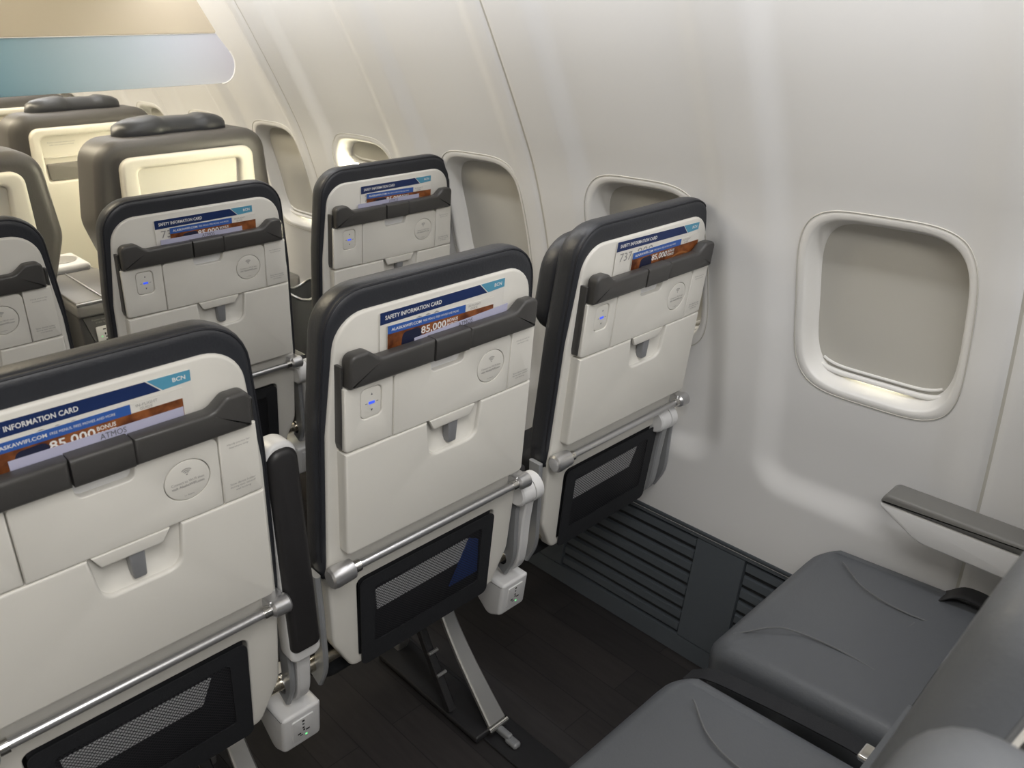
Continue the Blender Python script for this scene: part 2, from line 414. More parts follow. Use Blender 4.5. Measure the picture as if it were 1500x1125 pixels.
def window(idx, yc, open_to):
    root = empty('window_%d' % idx, (1.2, yc, 0)); tag(root, kind='structure')
    N = 96
    prof = [(-0.0105, 0.001), (-0.008, -0.0006), (-0.003, -0.0010), (0.003, -0.0008), (0.0055, 0.001), (0.008, 0.008), (0.012, 0.024), (0.0155, 0.034), (0.018, 0.037), (0.019, 0.050)]
    bm = bmesh.new(); R = []
    for ins, dep in prof:
        ring = []
        for k in range(N):
            t = 2*math.pi*k/N; dy, dz = sup(t, WHW-ins, WHH-ins)
            oy, oz = sup(t, WHW, WHH)
            x = xb(WC+oz)*0.35+xb(WC+dz)*0.65
            if ins <= 0.004: x = wall_x(yc+dy, WC+dz)
            ring.append(bm.verts.new((x+dep-1.2, dy, WC+dz)))
        R.append(ring)
    for A, B in zip(R[:-1], R[1:]):
        for k in range(N): bm.faces.new((A[k], A[(k+1) % N], B[(k+1) % N], B[k]))
    fo = bm_obj('window_frame', bm, m_frame, root, 70)
    # thin dark joint around the frame
    pts = [(wall_x(yc+p[0], WC+p[1])-1.2-0.0006, p[0], WC+p[1]) for p in (sup(2*math.pi*k/N, WHW+0.0098, WHH+0.0098) for k in range(N+1))]
    bm_obj('frame_joint', tube_bm(pts, 0.0011, 6, cap=False), m_shade, root)
    hw, hh = WHW-0.014, WHH-0.015
    zb = open_to
    def slab(name, d0, d1, z_lo, z_hi, m, parent):
        bm = bmesh.new(); ny, nz = 16, 20; L = []
        for dep in (d0, d1):
            g = []
            for j in range(nz+1):
                z = z_lo+(z_hi-z_lo)*j/nz; f = max(0.0, 1-(abs(z-WC)/hh)**WN)**(1/WN); f = max(f, 0.30)
                g.append([bm.verts.new((xb(z)+dep-1.2, hw*f*(2*i/ny-1), z)) for i in range(ny+1)])
            for j in range(nz):
                for i in range(ny): bm.faces.new((g[j][i], g[j][i+1], g[j+1][i+1], g[j+1][i]))
            L.append(g)
        A, B = L
        for i in range(ny):
            bm.faces.new((A[0][i], A[0][i+1], B[0][i+1], B[0][i])); bm.faces.new((A[nz][i], A[nz][i+1], B[nz][i+1], B[nz][i]))
        for j in range(nz):
            bm.faces.new((A[j][0], A[j+1][0], B[j+1][0], B[j][0])); bm.faces.new((A[j][ny], A[j+1][ny], B[j+1][ny], B[j][ny]))
        return bm_obj(name, bm, m, parent, 50)
    sh = slab('window_shade', 0.040, 0.0425, zb, WC+hh-0.001, m_shade, root)
    # grip ledge along the lower edge of the shade
    hb = 0.120
    pts = []
    for k in range(25):
        q = 2*k/24-1; y = q*hb; z = zb+0.004+0.012*abs(q)**6
        pts.append((xb(zb)+0.034-1.2, y, z))
    bm_obj('shade_grip', tube_bm(pts, 0.0055, 10), m_frame, sh)
    bm_obj('shade_grip', tube_bm([(p[0]+0.002, p[1]*0.93, p[2]+0.012) for p in pts], 0.003, 8), m_frame, sh)
    slab('window_pane', 0.060, 0.064, WC-hh+0.001, WC+hh-0.001, m_pane, root)
    return root
for i, yc in enumerate(WINDOWS):
    window(i+1, yc, {1.189: 1.008, 2.205: 0.93, 2.713: 0.9}.get(yc, 0.7705))

# return-air grille at the foot of the wall
base = empty('baseboard_right', (1.135, 0, 0)); tag(base, kind='structure')
GX0, GX1, GZ1 = 1.135, 1.199, 0.314
def TG(a, d, hgt):
    # a along y, hgt 0..1 up the sloping face, d outwards from face (towards cabin)
    L = math.hypot(GX1-GX0, GZ1); nx, nz = -GZ1/L, (GX1-GX0)/L
    return (GX0+(GX1-GX0)*hgt+nx*d-1.135, a, GZ1*hgt+nz*d)
def gbox(name, a0, a1, h0, h1, d0, d1, m, parent, ch=0.0):
    bm = bmesh.new()
    lo = [(a0, h0), (a1, h0), (a1, h1), (a0, h1)]; c = ch
    hi = [(a0+c, h0+c/0.32), (a1-c, h0+c/0.32), (a1-c, h1-c/0.32), (a0+c, h1-c/0.32)]
    A = [bm.verts.new(TG(a, d0, h)) for a, h in lo]; B = [bm.verts.new(TG(a, d1, h)) for a, h in hi]
    for k in range(4): bm.faces.new((A[k], A[(k+1) % 4], B[(k+1) % 4], B[k]))
    bm.faces.new(A); bm.faces.new(B)
    return bm_obj(name, bm, m, parent, 0)
gbox('grille_backing', -1.6, 4.5, 0.0, 1.0, -0.020, -0.010, m_grilled, base)
gbox('grille_rail', -1.6, 4.5, 0.955, 1.0, -0.012, 0.003, m_grille, base, 0.002)
bm = bmesh.new()      # added cap, blocks daylight leaking in between grille and wall panels
xc = wall_x(0.46, 0.322)-1.135-0.0025
cap = [bm.verts.new((x, y, z)) for y in (-1.6, 4.5) for x, z in ((xc+0.0015, 0.3135), (xc, 0.316), (xc, 0.322), (xc+0.0015, 0.3245), (xc+0.12, 0.3245), (xc+0.12, 0.3135))]
for k in range(6): bm.faces.new((cap[k], cap[(k+1) % 6], cap[6+(k+1) % 6], cap[6+k]))
bm.faces.new(cap[:6]); bm.faces.new(cap[6:])
bm_obj('grille_leak_seal', bm, m_grille, base)
gbox('grille_rail', -1.6, 4.5, 0.0, 0.15, -0.012, 0.003, m_grille, base, 0.002)
for k in range(-3, 8):
    ys = -0.020+0.508*k
    gbox('grille_post', ys-0.126, ys, 0.15, 0.955, -0.012, 0.0028, m_grille, base, 0.001)
    for j in range(8):
        h0 = 0.15+0.1006*j+0.013
        gbox('slat', ys, ys+0.382, h0, h0+0.076, -0.011, -0.0005, m_grille, base, 0.0035)
# seat track covers in the floor
for i, x in enumerate((0.185, 0.665)):
    o = rbox('trim_%d' % (i+1), x-0.040, x+0.040, Y0, 4.0, 0.0, 0.006, m_dark, None, 0.003); tag(o, kind='structure')

# ceiling, other side wall and the ends of the cabin (out of view)
bm = bmesh.new(); R = []
arc = [(xb(1.78), 1.78), (0.62, 1.95), (0.30, 2.08), (-0.15, 2.14), (-0.70, 2.14), (-1.25, 2.0), (-1.60, 1.78)]
for x, z in arc: R.append([bm.verts.new((x, y, z)) for y in (Y0, Y1)])
for A, B in zip(R[:-1], R[1:]): bm.faces.new((A[0], A[1], B[1], B[0]))
tag(bm_obj('ceiling', bm, m_ceil, None, 60), kind='structure')
bm = bmesh.new(); R = []
for j in range(30):
    z = 1.78*j/29; x = -0.77-xb(max(z, 0.3)); R.append([bm.verts.new((x, y, z)) for y in (Y0, Y1)])
for A, B in zip(R[:-1], R[1:]): bm.faces.new((A[0], A[1], B[1], B[0]))
tag(bm_obj('wall_left', bm, m_wall, None, 60), kind='structure')
for nm, y in (('wall_back', Y0), ('wall_front', Y1)):
    tag(rbox(nm, -2.05, 1.45, y-0.04 if y < 0 else y, y if y < 0 else y+0.04, 0.0, 2.2, m_wall, None, 0.001), kind='structure')
for nm, ya, yb_ in (('trim_3', Y0, SEAMS[0]), ('trim_4', SEAMS[-1], Y1)):
    bm = bmesh.new(); R = []
    for j in range(30):
        z = 1.78*j/29; R.append([bm.verts.new((xb(max(z, .3)), y, z)) for y in (ya, yb_)])
    for A, B in zip(R[:-1], R[1:]): bm.faces.new((A[0], A[1], B[1], B[0]))
    tag(bm_obj(nm, bm, m_wall, None, 60), kind='structure')

# class divider hanging above the last first-class row
DY = 1.60
dv = empty('cabin_divider', (0, DY, 0)); tag(dv, 'hanging cabin divider with beige top and teal to grey lower panel, above the first-class seats', 'divider')
low = round_poly([(-0.25, 1.237, 0.01), (0.995, 1.237, 0.055), (1.018, 1.300, 0.06), (0.966, 1.374, 0), (-0.25, 1.374, 0)], 10)
plate('printed_panel', low, 0.0, 0.012, m_div, dv, 0.002, 0.002)
edge = [(p[0], 0.001, p[1]) for p in low if p[0] > -0.2 and p[1] < 1.373]
tube('panel_edge', edge, 0.0022, m_white, dv, 6)
upo = round_poly([(-0.25, 1.376, 0), (0.967, 1.376, 0.004), (0.925, 1.455, 0.05), (0.85, 1.60, 0.05), (0.74, 1.80, 0), (-0.25, 1.80, 0)], 6)
plate('beige_panel', upo, -0.004, 0.016, m_beige, dv, 0.003, 0.003)

# ------------------------------------------------------------------ seat frames: beams, legs, armrests, power boxes
def build_frame(Fm, arm, leg):
    tube('rear_beam', [(-0.2445, 0.128, 0.424), (0.2445 if arm != 'wall' else 0.19, 0.128, 0.424)], 0.0125, m_brass, Fm, 14)
    tube('front_beam', [(-0.2445, 0.36, 0.31), (0.2445 if arm != 'wall' else 0.19, 0.36, 0.31)], 0.018, m_alu, Fm, 12)
    if leg:
        lx = 0.162
        path = curve_pts([(0.285, 0.350), (0.272, 0.290), (0.244, 0.222), (0.196, 0.150), (0.142, 0.084), (0.098, 0.034)], 6)
        n = len(path)
        bm = sweep_strip_bm([(p.x, p.y) for p in path], [lx-0.013-0.010*i/n for i in range(n)], [lx+0.013+0.010*i/n for i in range(n)], 0.014)
        lg = bm_obj('rear_leg', bm, m_alu, Fm)
        bm_obj('foot_pin', tube_bm([(lx-0.026, 0.094, 0.026), (lx+0.026, 0.094, 0.026)], 0.009, 12), m_chrome, lg)
        bm_obj('track_link', rbox_bm(lx-0.007, lx+0.007, 0.052, 0.098, 0.010, 0.028, 0.005), m_spread, lg)
        bm_obj('track_stud', rbox_bm(lx-0.010, lx+0.010, 0.030, 0.064, 0.006, 0.020, 0.006), m_spread, lg)
        bm_obj('front_leg', sweep_strip_bm([(0.335, 0.325), (0.400, 0.18), (0.440, 0.016)], lx-0.016, lx+0.016, 0.020), m_alu, Fm)
        br = bm_obj('leg_brace', sweep_strip_bm([(0.33, 0.30), (0.26, 0.16), (0.19, 0.035)], lx-0.058, lx-0.040, 0.022), m_dark, Fm)
        bm_obj('track_shoe', rbox_bm(lx-0.055, lx+0.030, 0.10, 0.46, 0.006, 0.022, 0.005), m_dark, Fm)
        for (yy, zz) in ((0.285, 0.245), (0.24, 0.165), (0.215, 0.12)):
            bm_obj('bolt', tube_bm([(lx-0.062, yy, zz), (lx-0.038, yy, zz)], 0.004, 8), m_alu, br)
    bx = 0.2325 if arm != 'wall' else 0.165
    if arm != 'window':
        path = curve_pts([(0.075, 0.585 if arm != 'up' else 0.54), (0.088, 0.52 if arm != 'up' else 0.50), (0.096, 0.46), (0.108, 0.415), (0.140, 0.385)], 5)
        ab = bm_obj('armrest_bracket', sweep_strip_bm([(p.x, p.y) for p in path], bx-0.0115, bx+0.0115, 0.030), m_cool if arm != 'wall' else m_spread, Fm)
        bm_obj('bracket_bolt', tube_bm([(bx-0.024, 0.124, 0.424), (bx-0.0125, 0.124, 0.424)], 0.0165, 12), m_chrome, ab)
    if arm == 'up':
        TA = lambda u, wv, z: (u, wv-0.012-0.03*(z-0.53), z)
        bm_obj('raised_armrest', plate_bm(round_poly([(bx-0.025, 0.525, 0.012), (bx+0.025, 0.525, 0.012), (bx+0.023, 0.880, 0.02), (bx-0.023, 0.880, 0.02)], 6), 0.066, 0.095, 0.010, 0.0, T=TA), m_armpad, Fm)
        bm_obj('armrest_underside', plate_bm(round_poly([(bx-0.026, 0.503, 0.014), (bx+0.026, 0.503, 0.014), (bx+0.024, 0.888, 0.022), (bx-0.024, 0.888, 0.022)], 6), 0.0740, 0.116, 0.006, 0.012, T=TA), m_cool, Fm)
    elif arm in ('down', 'wall'):
        hz = 0.598
        hb = bm_obj('armrest_hinge', tube_bm([(bx-0.034, 0.072, hz), (bx-0.031, 0.072, hz), (bx-0.004, 0.072, hz)], [0.023, 0.0265, 0.0275], 22), m_cool, Fm)
        bm_obj('hinge_cap', tube_bm([(bx-0.0025, 0.072, hz), (bx+0.017, 0.072, hz), (bx+0.020, 0.072, hz)], [0.0285, 0.0285, 0.024], 22), m_cool, hb)
        bm_obj('armrest_body', rbox_bm(bx-0.020, bx+0.018, 0.095, 0.372, 0.570, 0.612, 0.010), m_cool, Fm)
        bm_obj('armrest_pad', rbox_bm(bx-0.021, bx+0.019, 0.093, 0.380, 0.6125, 0.630, 0.007), m_armpad, Fm)
    elif arm == 'window':      # long armrest along the wall
        ax = 0.160
        side = round_poly([(0.095, 0.560, 0.006), (0.300, 0.562, 0.06), (0.372, 0.605, 0.018), (0.372, 0.613, 0), (0.095, 0.613, 0)], 8)
        bm_obj('armrest_side', plate_bm(side, ax-0.024, ax+0.030, 0.004, 0.004, T=lambda u, wv, z: (wv, u, z)), m_cool, Fm)
        pad = round_poly([(0.095, 0.6135, 0.002), (0.374, 0.6135, 0.004), (0.366, 0.634, 0.014), (0.095, 0.634, 0.004)], 6)
        bm_obj('armrest_pad', plate_bm(pad, ax-0.026, ax+0.030, 0.006, 0.006, T=lambda u, wv, z: (wv, u, z)), mat('grey_armpad', (0.16, 0.158, 0.15), 0.42), Fm)
        bm_obj('armrest_post', rbox_bm(ax-0.012, ax+0.028, 0.06, 0.10, 0.43, 0.60, 0.006), m_cool, Fm)
    if leg:
        bx = 0.2265
        pb = bm_obj('power_box', plate_bm(round_poly([(0.098, 0.372, 0.006), (0.113, 0.290, 0.012), (0.150, 0.272, 0.02), (0.230, 0.345, 0.01), (0.230, 0.372, 0.004)], 5), bx-0.036, bx+0.036, 0.008, 0.008, T=lambda u, wv, z: (wv, u, z)), m_cool, Fm)
        def TP(u, wv, z): return (bx+u, 0.1055+0.183*(0.331-z)+wv, z)      # face of the box
        fc = plate('socket_face', rect(-0.020, 0.020, 0.306, 0.357, 0.003), -0.0025, 0.004, m_cool, pb, 0.001, T=TP)
        bm = bmesh.new()
        for (u, z, a, b) in ((0, 0.350, .0022, .0022), (0, 0.342, .0018, .0018), (0, 0.333, .002, .002), (-0.008, 0.322, .003, .0018), (0.008, 0.324, .0035, .0018), (-0.004, 0.3165, .0025, .0012), (0.001, 0.327, .0016, .0022)):
            bm.faces.new([bm.verts.new(TP(u+sx*a, -0.0028, z+sz*b)) for sx, sz in ((-1, -1), (1, -1), (1, 1), (-1, 1))])
        bm_obj('socket_holes', bm, m_dark, fc, 0)
        bm = bmesh.new(); bm.faces.new([bm.verts.new(TP(0.005+sx*.0018, -0.0028, 0.3125+sz*.0018)) for sx, sz in ((-1, -1), (1, -1), (1, 1), (-1, 1))])
        bm_obj('socket_light', bm, m_green, fc, 0)
def lap_belt(seat, x, y, pts, hw, m, bk, mb):
    """lap belt lying beside the cushion: webbing with its metal fitting"""
    bm = bmesh.new(); R = []
    for p in curve_pts(pts, 6): R.append([bm.verts.new((x+p[0]+sx*hw, y+p[1], 0.45+p[2]+dz)) for sx, dz in ((-1, 0), (1, 0), (1, .0025), (-1, .0025))])
    for A, B in zip(R[:-1], R[1:]):
        for k in range(4): bm.faces.new((A[k], A[(k+1) % 4], B[(k+1) % 4], B[k]))
    bm.faces.new(R[0]); bm.faces.new(R[-1])
    w_ = bm_obj('lap_belt', bm, m, seat)
    bm_obj('buckle', rbox_bm(x+bk[0], x+bk[1], y+bk[2], y+bk[3], 0.45+bk[4], 0.45+bk[5], 0.004), mb, w_)

# ------------------------------------------------------------------ economy seat
def build_seat(leather, seam, wing=False, arm='down', leg=True, recline=0.144, dy=0.0):
    S = empty('economy_seat')
    def TS(u, wv, z): return (u, wv+dy - recline*(z-ZREF) + (recline-0.144)*(0.60-ZREF), z)
    # upholstered back
    co = round_poly([(-0.205, 0.605, 0.02), (0.205, 0.605, 0.02), (0.212, 0.66, 0.1), (0.207, 0.90, 0.2), (0.192, 1.092, 0.066), (-0.192, 1.092, 0.066), (-0.207, 0.90, 0.2), (-0.212, 0.66, 0.1)], 8)
    bm = plate_bm(co, 0.026, 0.086, 0.014, 0.034, T=TS, seg=5)
    cu = bm_obj('back_cushion', bm, leather, S, 60)
    ins = offset(co if poly_area(co) > 0 else co[::-1], 0.0045)
    pts = [TS(p[0], 0.0300, p[1]) for p in ins if p[1] > 0.5]
    bm_obj('piping', tube_bm(pts, 0.0022, 6), seam, cu)
    if wing:
        bm = plate_bm(round_poly([(-0.200, 0.875, 0.06), (0.185, 0.875, 0.05), (0.178, 1.068, 0.06), (-0.186, 1.062, 0.07)], 8), 0.070, 0.128, 0.02, 0.028, T=TS, seg=5)
        bm_obj('headrest', bm, leather, S, 60)
    elif recline < 0.2:
        bm = plate_bm(rect(-0.165, 0.165, 0.88, 1.060, 0.05), 0.074, 0.098, 0.008, 0.016, T=TS, seg=4)
        bm_obj('headrest', bm, leather, S, 60)
    # seat cushion
    bm = plate_bm(round_poly([(-0.208, 0.150, 0.04), (0.208, 0.150, 0.04), (0.210, 0.498, 0.05), (-0.210, 0.498, 0.05)], 6), -0.452, -0.335, 0.030, 0.02, T=lambda u, wv, z: (u, z, -wv-0.035*smooth01((z-0.40)/0.10) + 0.010*min(1, (abs(u)/0.2)**3)), seg=4)
    sc = bm_obj('seat_cushion', bm, leather if leather is m_grey else m_black, S, 60)
    plate('lower_back', rect(-0.195, 0.195, 0.40, 0.62, 0.02), 0.060, 0.100, leather if leather is m_grey else m_black, S, 0.004, T=TS)
    # hard back shell
    so = round_poly([(-0.160, 0.395, 0.02), (0.160, 0.395, 0.02), (0.196, 0.47, 0.06), (0.202, 0.62, 0.1), (0.197, 0.88, 0.2), (0.178, 1.057, 0.052), (-0.178, 1.057, 0.052), (-0.197, 0.88, 0.2), (-0.202, 0.62, 0.1), (-0.196, 0.47, 0.06)], 8)
    pk = round_poly([(-0.146, 0.408, 0.012), (0.146, 0.408, 0.012), (0.150, 0.588, 0.012), (-0.150, 0.588, 0.012)], 4)
    sh = plate('back_shell', so, 0.021, 0.044, m_shell, S, 0.005, 0.0, holes=[pk], rh=0.003, T=TS)
    # literature pocket bar in three lengths
    zb0, zm, zt = 0.958, 0.9935, 1.009
    L = round_poly([(-0.1775, zb0, 0.003), (-0.0335, zb0, 0), (-0.0335, zm, 0), (-0.128, zm, 0.020), (-0.147, zt, 0.012), (-0.1775, zt, 0.012)], 7)
    C = [(-0.0322, zb0), (0.0322, zb0), (0.0322, zm), (-0.0322, zm)]
    Rr = [(-x if x > -0.12 else -x*0.972, z) for x, z in L]
    for nm, ol in (('pocket_bar', L), ('pocket_bar_catch', C), ('pocket_bar', Rr)):
        bm_o = plate(nm, ol, -0.011, 0.0115, m_bar, S, 0.0055 if nm == 'pocket_bar' else 0.0, 0.003 if nm == 'pocket_bar' else 0, T=TS) if nm == 'pocket_bar' else None
        if nm == 'pocket_bar_catch':
            bm = bmesh.new(); prof = []
            for k in range(5):
                a = k/4*math.pi/2; prof.append((-0.011+0.0055*(1-math.sin(a)), zm-0.0055*(1-math.cos(a))))
            prof = [(0.0115, zm)]+prof+[(-0.011, zb0+0.003), (-0.009, zb0), (0.0115, zb0)]
            A = [bm.verts.new(TS(-0.0322, a, b)) for a, b in prof]; B = [bm.verts.new(TS(0.0322, a, b)) for a, b in prof]
            for k in range(len(A)): bm.faces.new((A[k-1], A[k], B[k], B[k-1]))
            bm.faces.new(A); bm.faces.new(B)
            bm_obj(nm, bm, m_bar, S)
    for s in (-1, 1):
        plate('bar_bracket', round_poly([(s*0.1838, 0.868, 0.001), (s*0.1816, 0.858, 0), (s*0.1776, 0.990, 0), (s*0.1822, 0.990, 0.001)], 3), 0.006, 0.022, m_bar, S, 0.002, T=TS)
    # upper panels of the tray
    ls = round_poly([(-0.181, 0.854, 0.007), (-0.0992, 0.853, 0), (-0.0992, 0.9572, 0), (-0.181, 0.9572, 0)], 4)
    sw = rect(-0.154, -0.119, 0.899, 0.947, 0.008)
    up_l = plate('switch_panel', ls, 0.0, 0.0225, m_shell, S, 0.003, holes=[sw], rh=0.0022, T=TS)
    swp = plate('light_switch', rect(-0.1532, -0.1198, 0.8998, 0.9462, 0.0075), 0.0016, 0.02, m_shell, S, 0.001, T=TS)
    plate('blue_led', rect(-0.1405, -0.1305, 0.9205, 0.9245, 0.001), 0.0010, 0.0035, m_led, swp, 0.0, T=TS)
    V = []
    for (cx, cz, d) in ((-0.1355, 0.9365, 1), (-0.1355, 0.9105, -1)):
        V.append((cx, cz, d))
    bm = bmesh.new()
    for cx, cz, d in V:
        a = [bm.verts.new(TS(cx+px*0.0016, 0.0012, cz+d*pz*0.0018)) for px, pz in ((-1, -1), (1, -1), (0, 1))]; bm.faces.new(a)
    for cx in (-0.1445, -0.1262):
        a = [bm.verts.new(TS(cx+px*0.0018, 0.0012, 0.9225+pz*0.0004)) for px, pz in ((-1, -1), (1, -1), (1, 1), (-1, 1))]; bm.faces.new(a)
    bm_obj('switch_marks', bm, m_ink, swp, 0)
    ds = round_poly([(-0.0978, 0.853, 0), (0.1300, 0.853, 0), (0.1300, 0.9560, 0.013), (0.0335, 0.9560, 0.002), (0.0300, 0.937, 0.008), (-0.0300, 0.937, 0.008), (-0.0335, 0.9560, 0.002), (-0.0978, 0.9560, 0.008)], 5)
    wc = (0.089, 0.9095); wr = 0.0285
    circ = [(wc[0]+wr*math.cos(2*math.pi*k/48), wc[1]+wr*math.sin(2*math.pi*k/48)) for k in range(48)]
    dr = plate('tray_upper_panel', ds, 0.0, 0.0225, m_shell, S, 0.0018, holes=[circ], rh=0.0008, T=TS)
    dsk = plate('wifi_disc', [(wc[0]+(wr-0.0010)*math.cos(2*math.pi*k/48), wc[1]+(wr-0.0010)*math.sin(2*math.pi*k/48)) for k in range(48)], 0.0002, 0.02, m_shell, S, 0.0008, T=TS)
    plate('catch_recess', rect(-0.0325, 0.0325, 0.936, 0.957, 0.002), 0.012, 0.0215, m_cool, S, 0.0, T=TS)
    rs = round_poly([(0.1314, 0.853, 0), (0.184, 0.854, 0.004), (0.181, 0.9572, 0), (0.1314, 0.9572, 0)], 4)
    up_r = plate('notice_panel', rs, 0.0, 0.0225, m_shell, S, 0.0025, T=TS)
    if True:
        lettering('lettering', [('Connect to Wi-Fi then', wc[0], 0.9065, 0.040, 0.0036, 'C', False), ('visit AlaskaWiFi.com', wc[0], 0.9010, 0.040, 0.0036, 'C', True), ('in flight', wc[0], 0.8875, 0.012, 0.002, 'C', False)], m_inkg, dsk, TS, -0.0003)
        bm = bmesh.new()
        for rr in (0.0028, 0.0052, 0.0076):
            A = []
            for k in range(9):
                t = math.radians(45+90*k/8); A.append([bm.verts.new(TS(wc[0]+q*math.cos(t), -0.0003, wc[1]+0.0085+q*math.sin(t))) for q in (rr, rr+0.0012)])
            for p, q in zip(A[:-1], A[1:]): bm.faces.new((p[0], p[1], q[1], q[0]))
        c0 = [bm.verts.new(TS(wc[0]+0.0011*math.cos(t), -0.0003, wc[1]+0.0085+0.0011*math.sin(t))) for t in [k*math.pi/4 for k in range(8)]]; bm.faces.new(c0)
        bm_obj('wifi_symbol', bm, m_inkg, dsk, 0)
        lettering('lettering', [('Handy pocket for', 0.1565, 0.9355, 0.030, 0.0034, 'C', False), ('literature only', 0.1565, 0.9305, 0.025, 0.0034, 'C', False)], m_inkg, up_r, TS, -0.0003)
        lettering('lettering', [('Stow device holder', 0.1575, 0.8765, 0.034, 0.0034, 'C', False), ('during taxi, takeoff', 0.1575, 0.8715, 0.034, 0.0034, 'C', False), ('and landing', 0.1575, 0.8665, 0.020, 0.0034, 'C', False)], m_inkg, up_r, TS, -0.0003)
    # tray table with latch recess
    tp = round_poly([(-0.180, 0.665, 0.010), (0.190, 0.665, 0.010), (0.186, 0.8515, 0), (0.074, 0.8515, 0), (0.068, 0.787, 0.018), (-0.026, 0.787, 0.018), (-0.034, 0.8515, 0), (-0.181, 0.8515, 0)], 6)
    tr = plate('tray_table', tp, 0.0, 0.0215, m_shell, S, 0.005, T=TS, seg=4)
    bm = bmesh.new()    # scooped latch dish
    rim = round_poly([(-0.0355, 0.8515, 0), (-0.0285, 0.7845, 0.019), (0.0705, 0.7845, 0.019), (0.0765, 0.8515, 0)], 6)
    A = [bm.verts.new(TS(p[0], 0.0058, p[1])) for p in rim]
    inr = [(0.0205+(p[0]-0.0205)*0.60, 0.8515-(0.8515-p[1])*0.62) for p in rim]
    B = [bm.verts.new(TS(p[0], 0.0190, p[1])) for p in inr]
    n = len(A)
    for k in range(n-1): bm.faces.new((A[k], A[k+1], B[k+1], B[k]))
    bm.faces.new(B)
    bm_obj('latch_dish', bm, m_shell, tr, 60)
    lv = plate('latch_lever', round_poly([(0.011, 0.795, 0.003), (0.027, 0.795, 0.003), (0.029, 0.838, 0), (0.009, 0.838, 0)], 3), 0.001, 0.016, m_lever, tr, 0.003, T=TS)
    plate('latch_flap', round_poly([(-0.022, 0.8345, 0.003), (0.050, 0.8345, 0.003), (0.060, 0.8522, 0), (-0.031, 0.8522, 0)], 3), -0.0015, 0.004, m_shell, S, 0.002, T=TS)
    # hinge rod with end knobs
    rw = 0.001; rz = 0.638
    def PR(u, dw=0, dz=0): return TS(u, rw+dw, rz+dz)
    rod = tube('hinge_rod', [PR(-0.165), PR(0.175)], 0.0068, m_silver, S, 14)
    bmk = tube_bm([PR(-0.212), PR(-0.209), PR(-0.200), PR(-0.172), PR(-0.170)], [0.013, 0.0165, 0.0175, 0.0155, 0.012], 18)
    for v in bmk.verts: v.co.z = (v.co.z-PR(0)[2])*1.05+PR(0)[2]
    bm_obj('rod_knob', bmk, m_silver, rod)
    bm_obj('rod_collar', tube_bm([PR(-0.169), PR(-0.158)], 0.0098, 14), m_chrome, rod)
    bm_obj('rod_collar', tube_bm([PR(0.168), PR(0.180)], 0.0092, 14), m_chrome, rod)
    bm_obj('rod_knob', tube_bm([PR(0.180), PR(0.184), PR(0.206), PR(0.209)], [0.010, 0.0140, 0.0150, 0.012], 16), m_silver, rod)
    bm_obj('knob_arm', rbox_bm(0.178, 0.206, 0.0, 0.03, 0.630, 0.652, 0.004, T=TS), m_silver, rod)
    # mesh pocket
    pko = round_poly([(-0.1435, 0.390, 0.012), (0.1435, 0.390, 0.012), (0.1465, 0.584, 0.012), (-0.1465, 0.584, 0.012)], 4)
    pkt = plate('pocket_border', pko, 0.0155, 0.0185, m_black, S, 0.0, holes=[rect(-0.118, 0.118, 0.432, 0.560, 0.006)], T=TS)
    plate('pocket_liner', rect(-0.144, 0.144, 0.410, 0.586, 0.004), 0.0262, 0.0275, m_black, S, 0.0, T=TS)
    bm = bmesh.new(); g = []
    for j in range(9):
        row = []
        for i in range(15):
            u = -0.122+0.244*i/14; z = 0.428+0.136*j/8
            bul = 0.012*math.sin(math.pi*i/14)*math.sin(math.pi*j/8)
            row.append(bm.verts.new(TS(u, 0.0170-bul*0.8, z)))
        g.append(row)
    for j in range(8):
        for i in range(14): bm.faces.new((g[j][i], g[j][i+1], g[j+1][i+1], g[j+1][i]))
    bm_obj('mesh_pocket', bm, m_net, S, 60)
    for s, zt_ in ((-1, 0.628), (1, 0.565)):   # grey side plates of the recline frame
        path = [(0.092-0.02*(0.66-zt_), zt_), (0.094, 0.55), (0.098, 0.50), (0.104, 0.44), (0.128, 0.392)]
        bm_obj('side_frame', sweep_strip_bm(curve_pts(path, 4), s*0.2145-0.005, s*0.2145+0.005, 0.032), m_spread, S)
    build_frame(S, arm, leg)
    return S
def bl_cushion_seams(seat, seam):
    # stitched curves on the seat cushion
    cz = 0.4525
    def zc(y, u): return 0.452-0.035*smooth01((y-0.40)/0.10)+0.010*min(1, (abs(u)/0.2)**3)
    cur = [[(-0.15, 0.47), (-0.10, 0.40), (-0.085, 0.30), (-0.10, 0.18)], [(0.145, 0.42), (0.10, 0.36), (0.085, 0.28), (0.10, 0.16)], [(-0.07, 0.255), (0.0, 0.262), (0.07, 0.255)]]
    c = [o for o in seat.children if o.name.startswith('seat_cushion')][0]
    for k in cur:
        pts = [(p[0], p[1], zc(p[1], p[0])+0.0002) for p in curve_pts([(a, b, 0) for a, b in k], 8)]
        bm_obj('stitched_seam', tube_bm(pts, 0.0016, 6), seam, c)

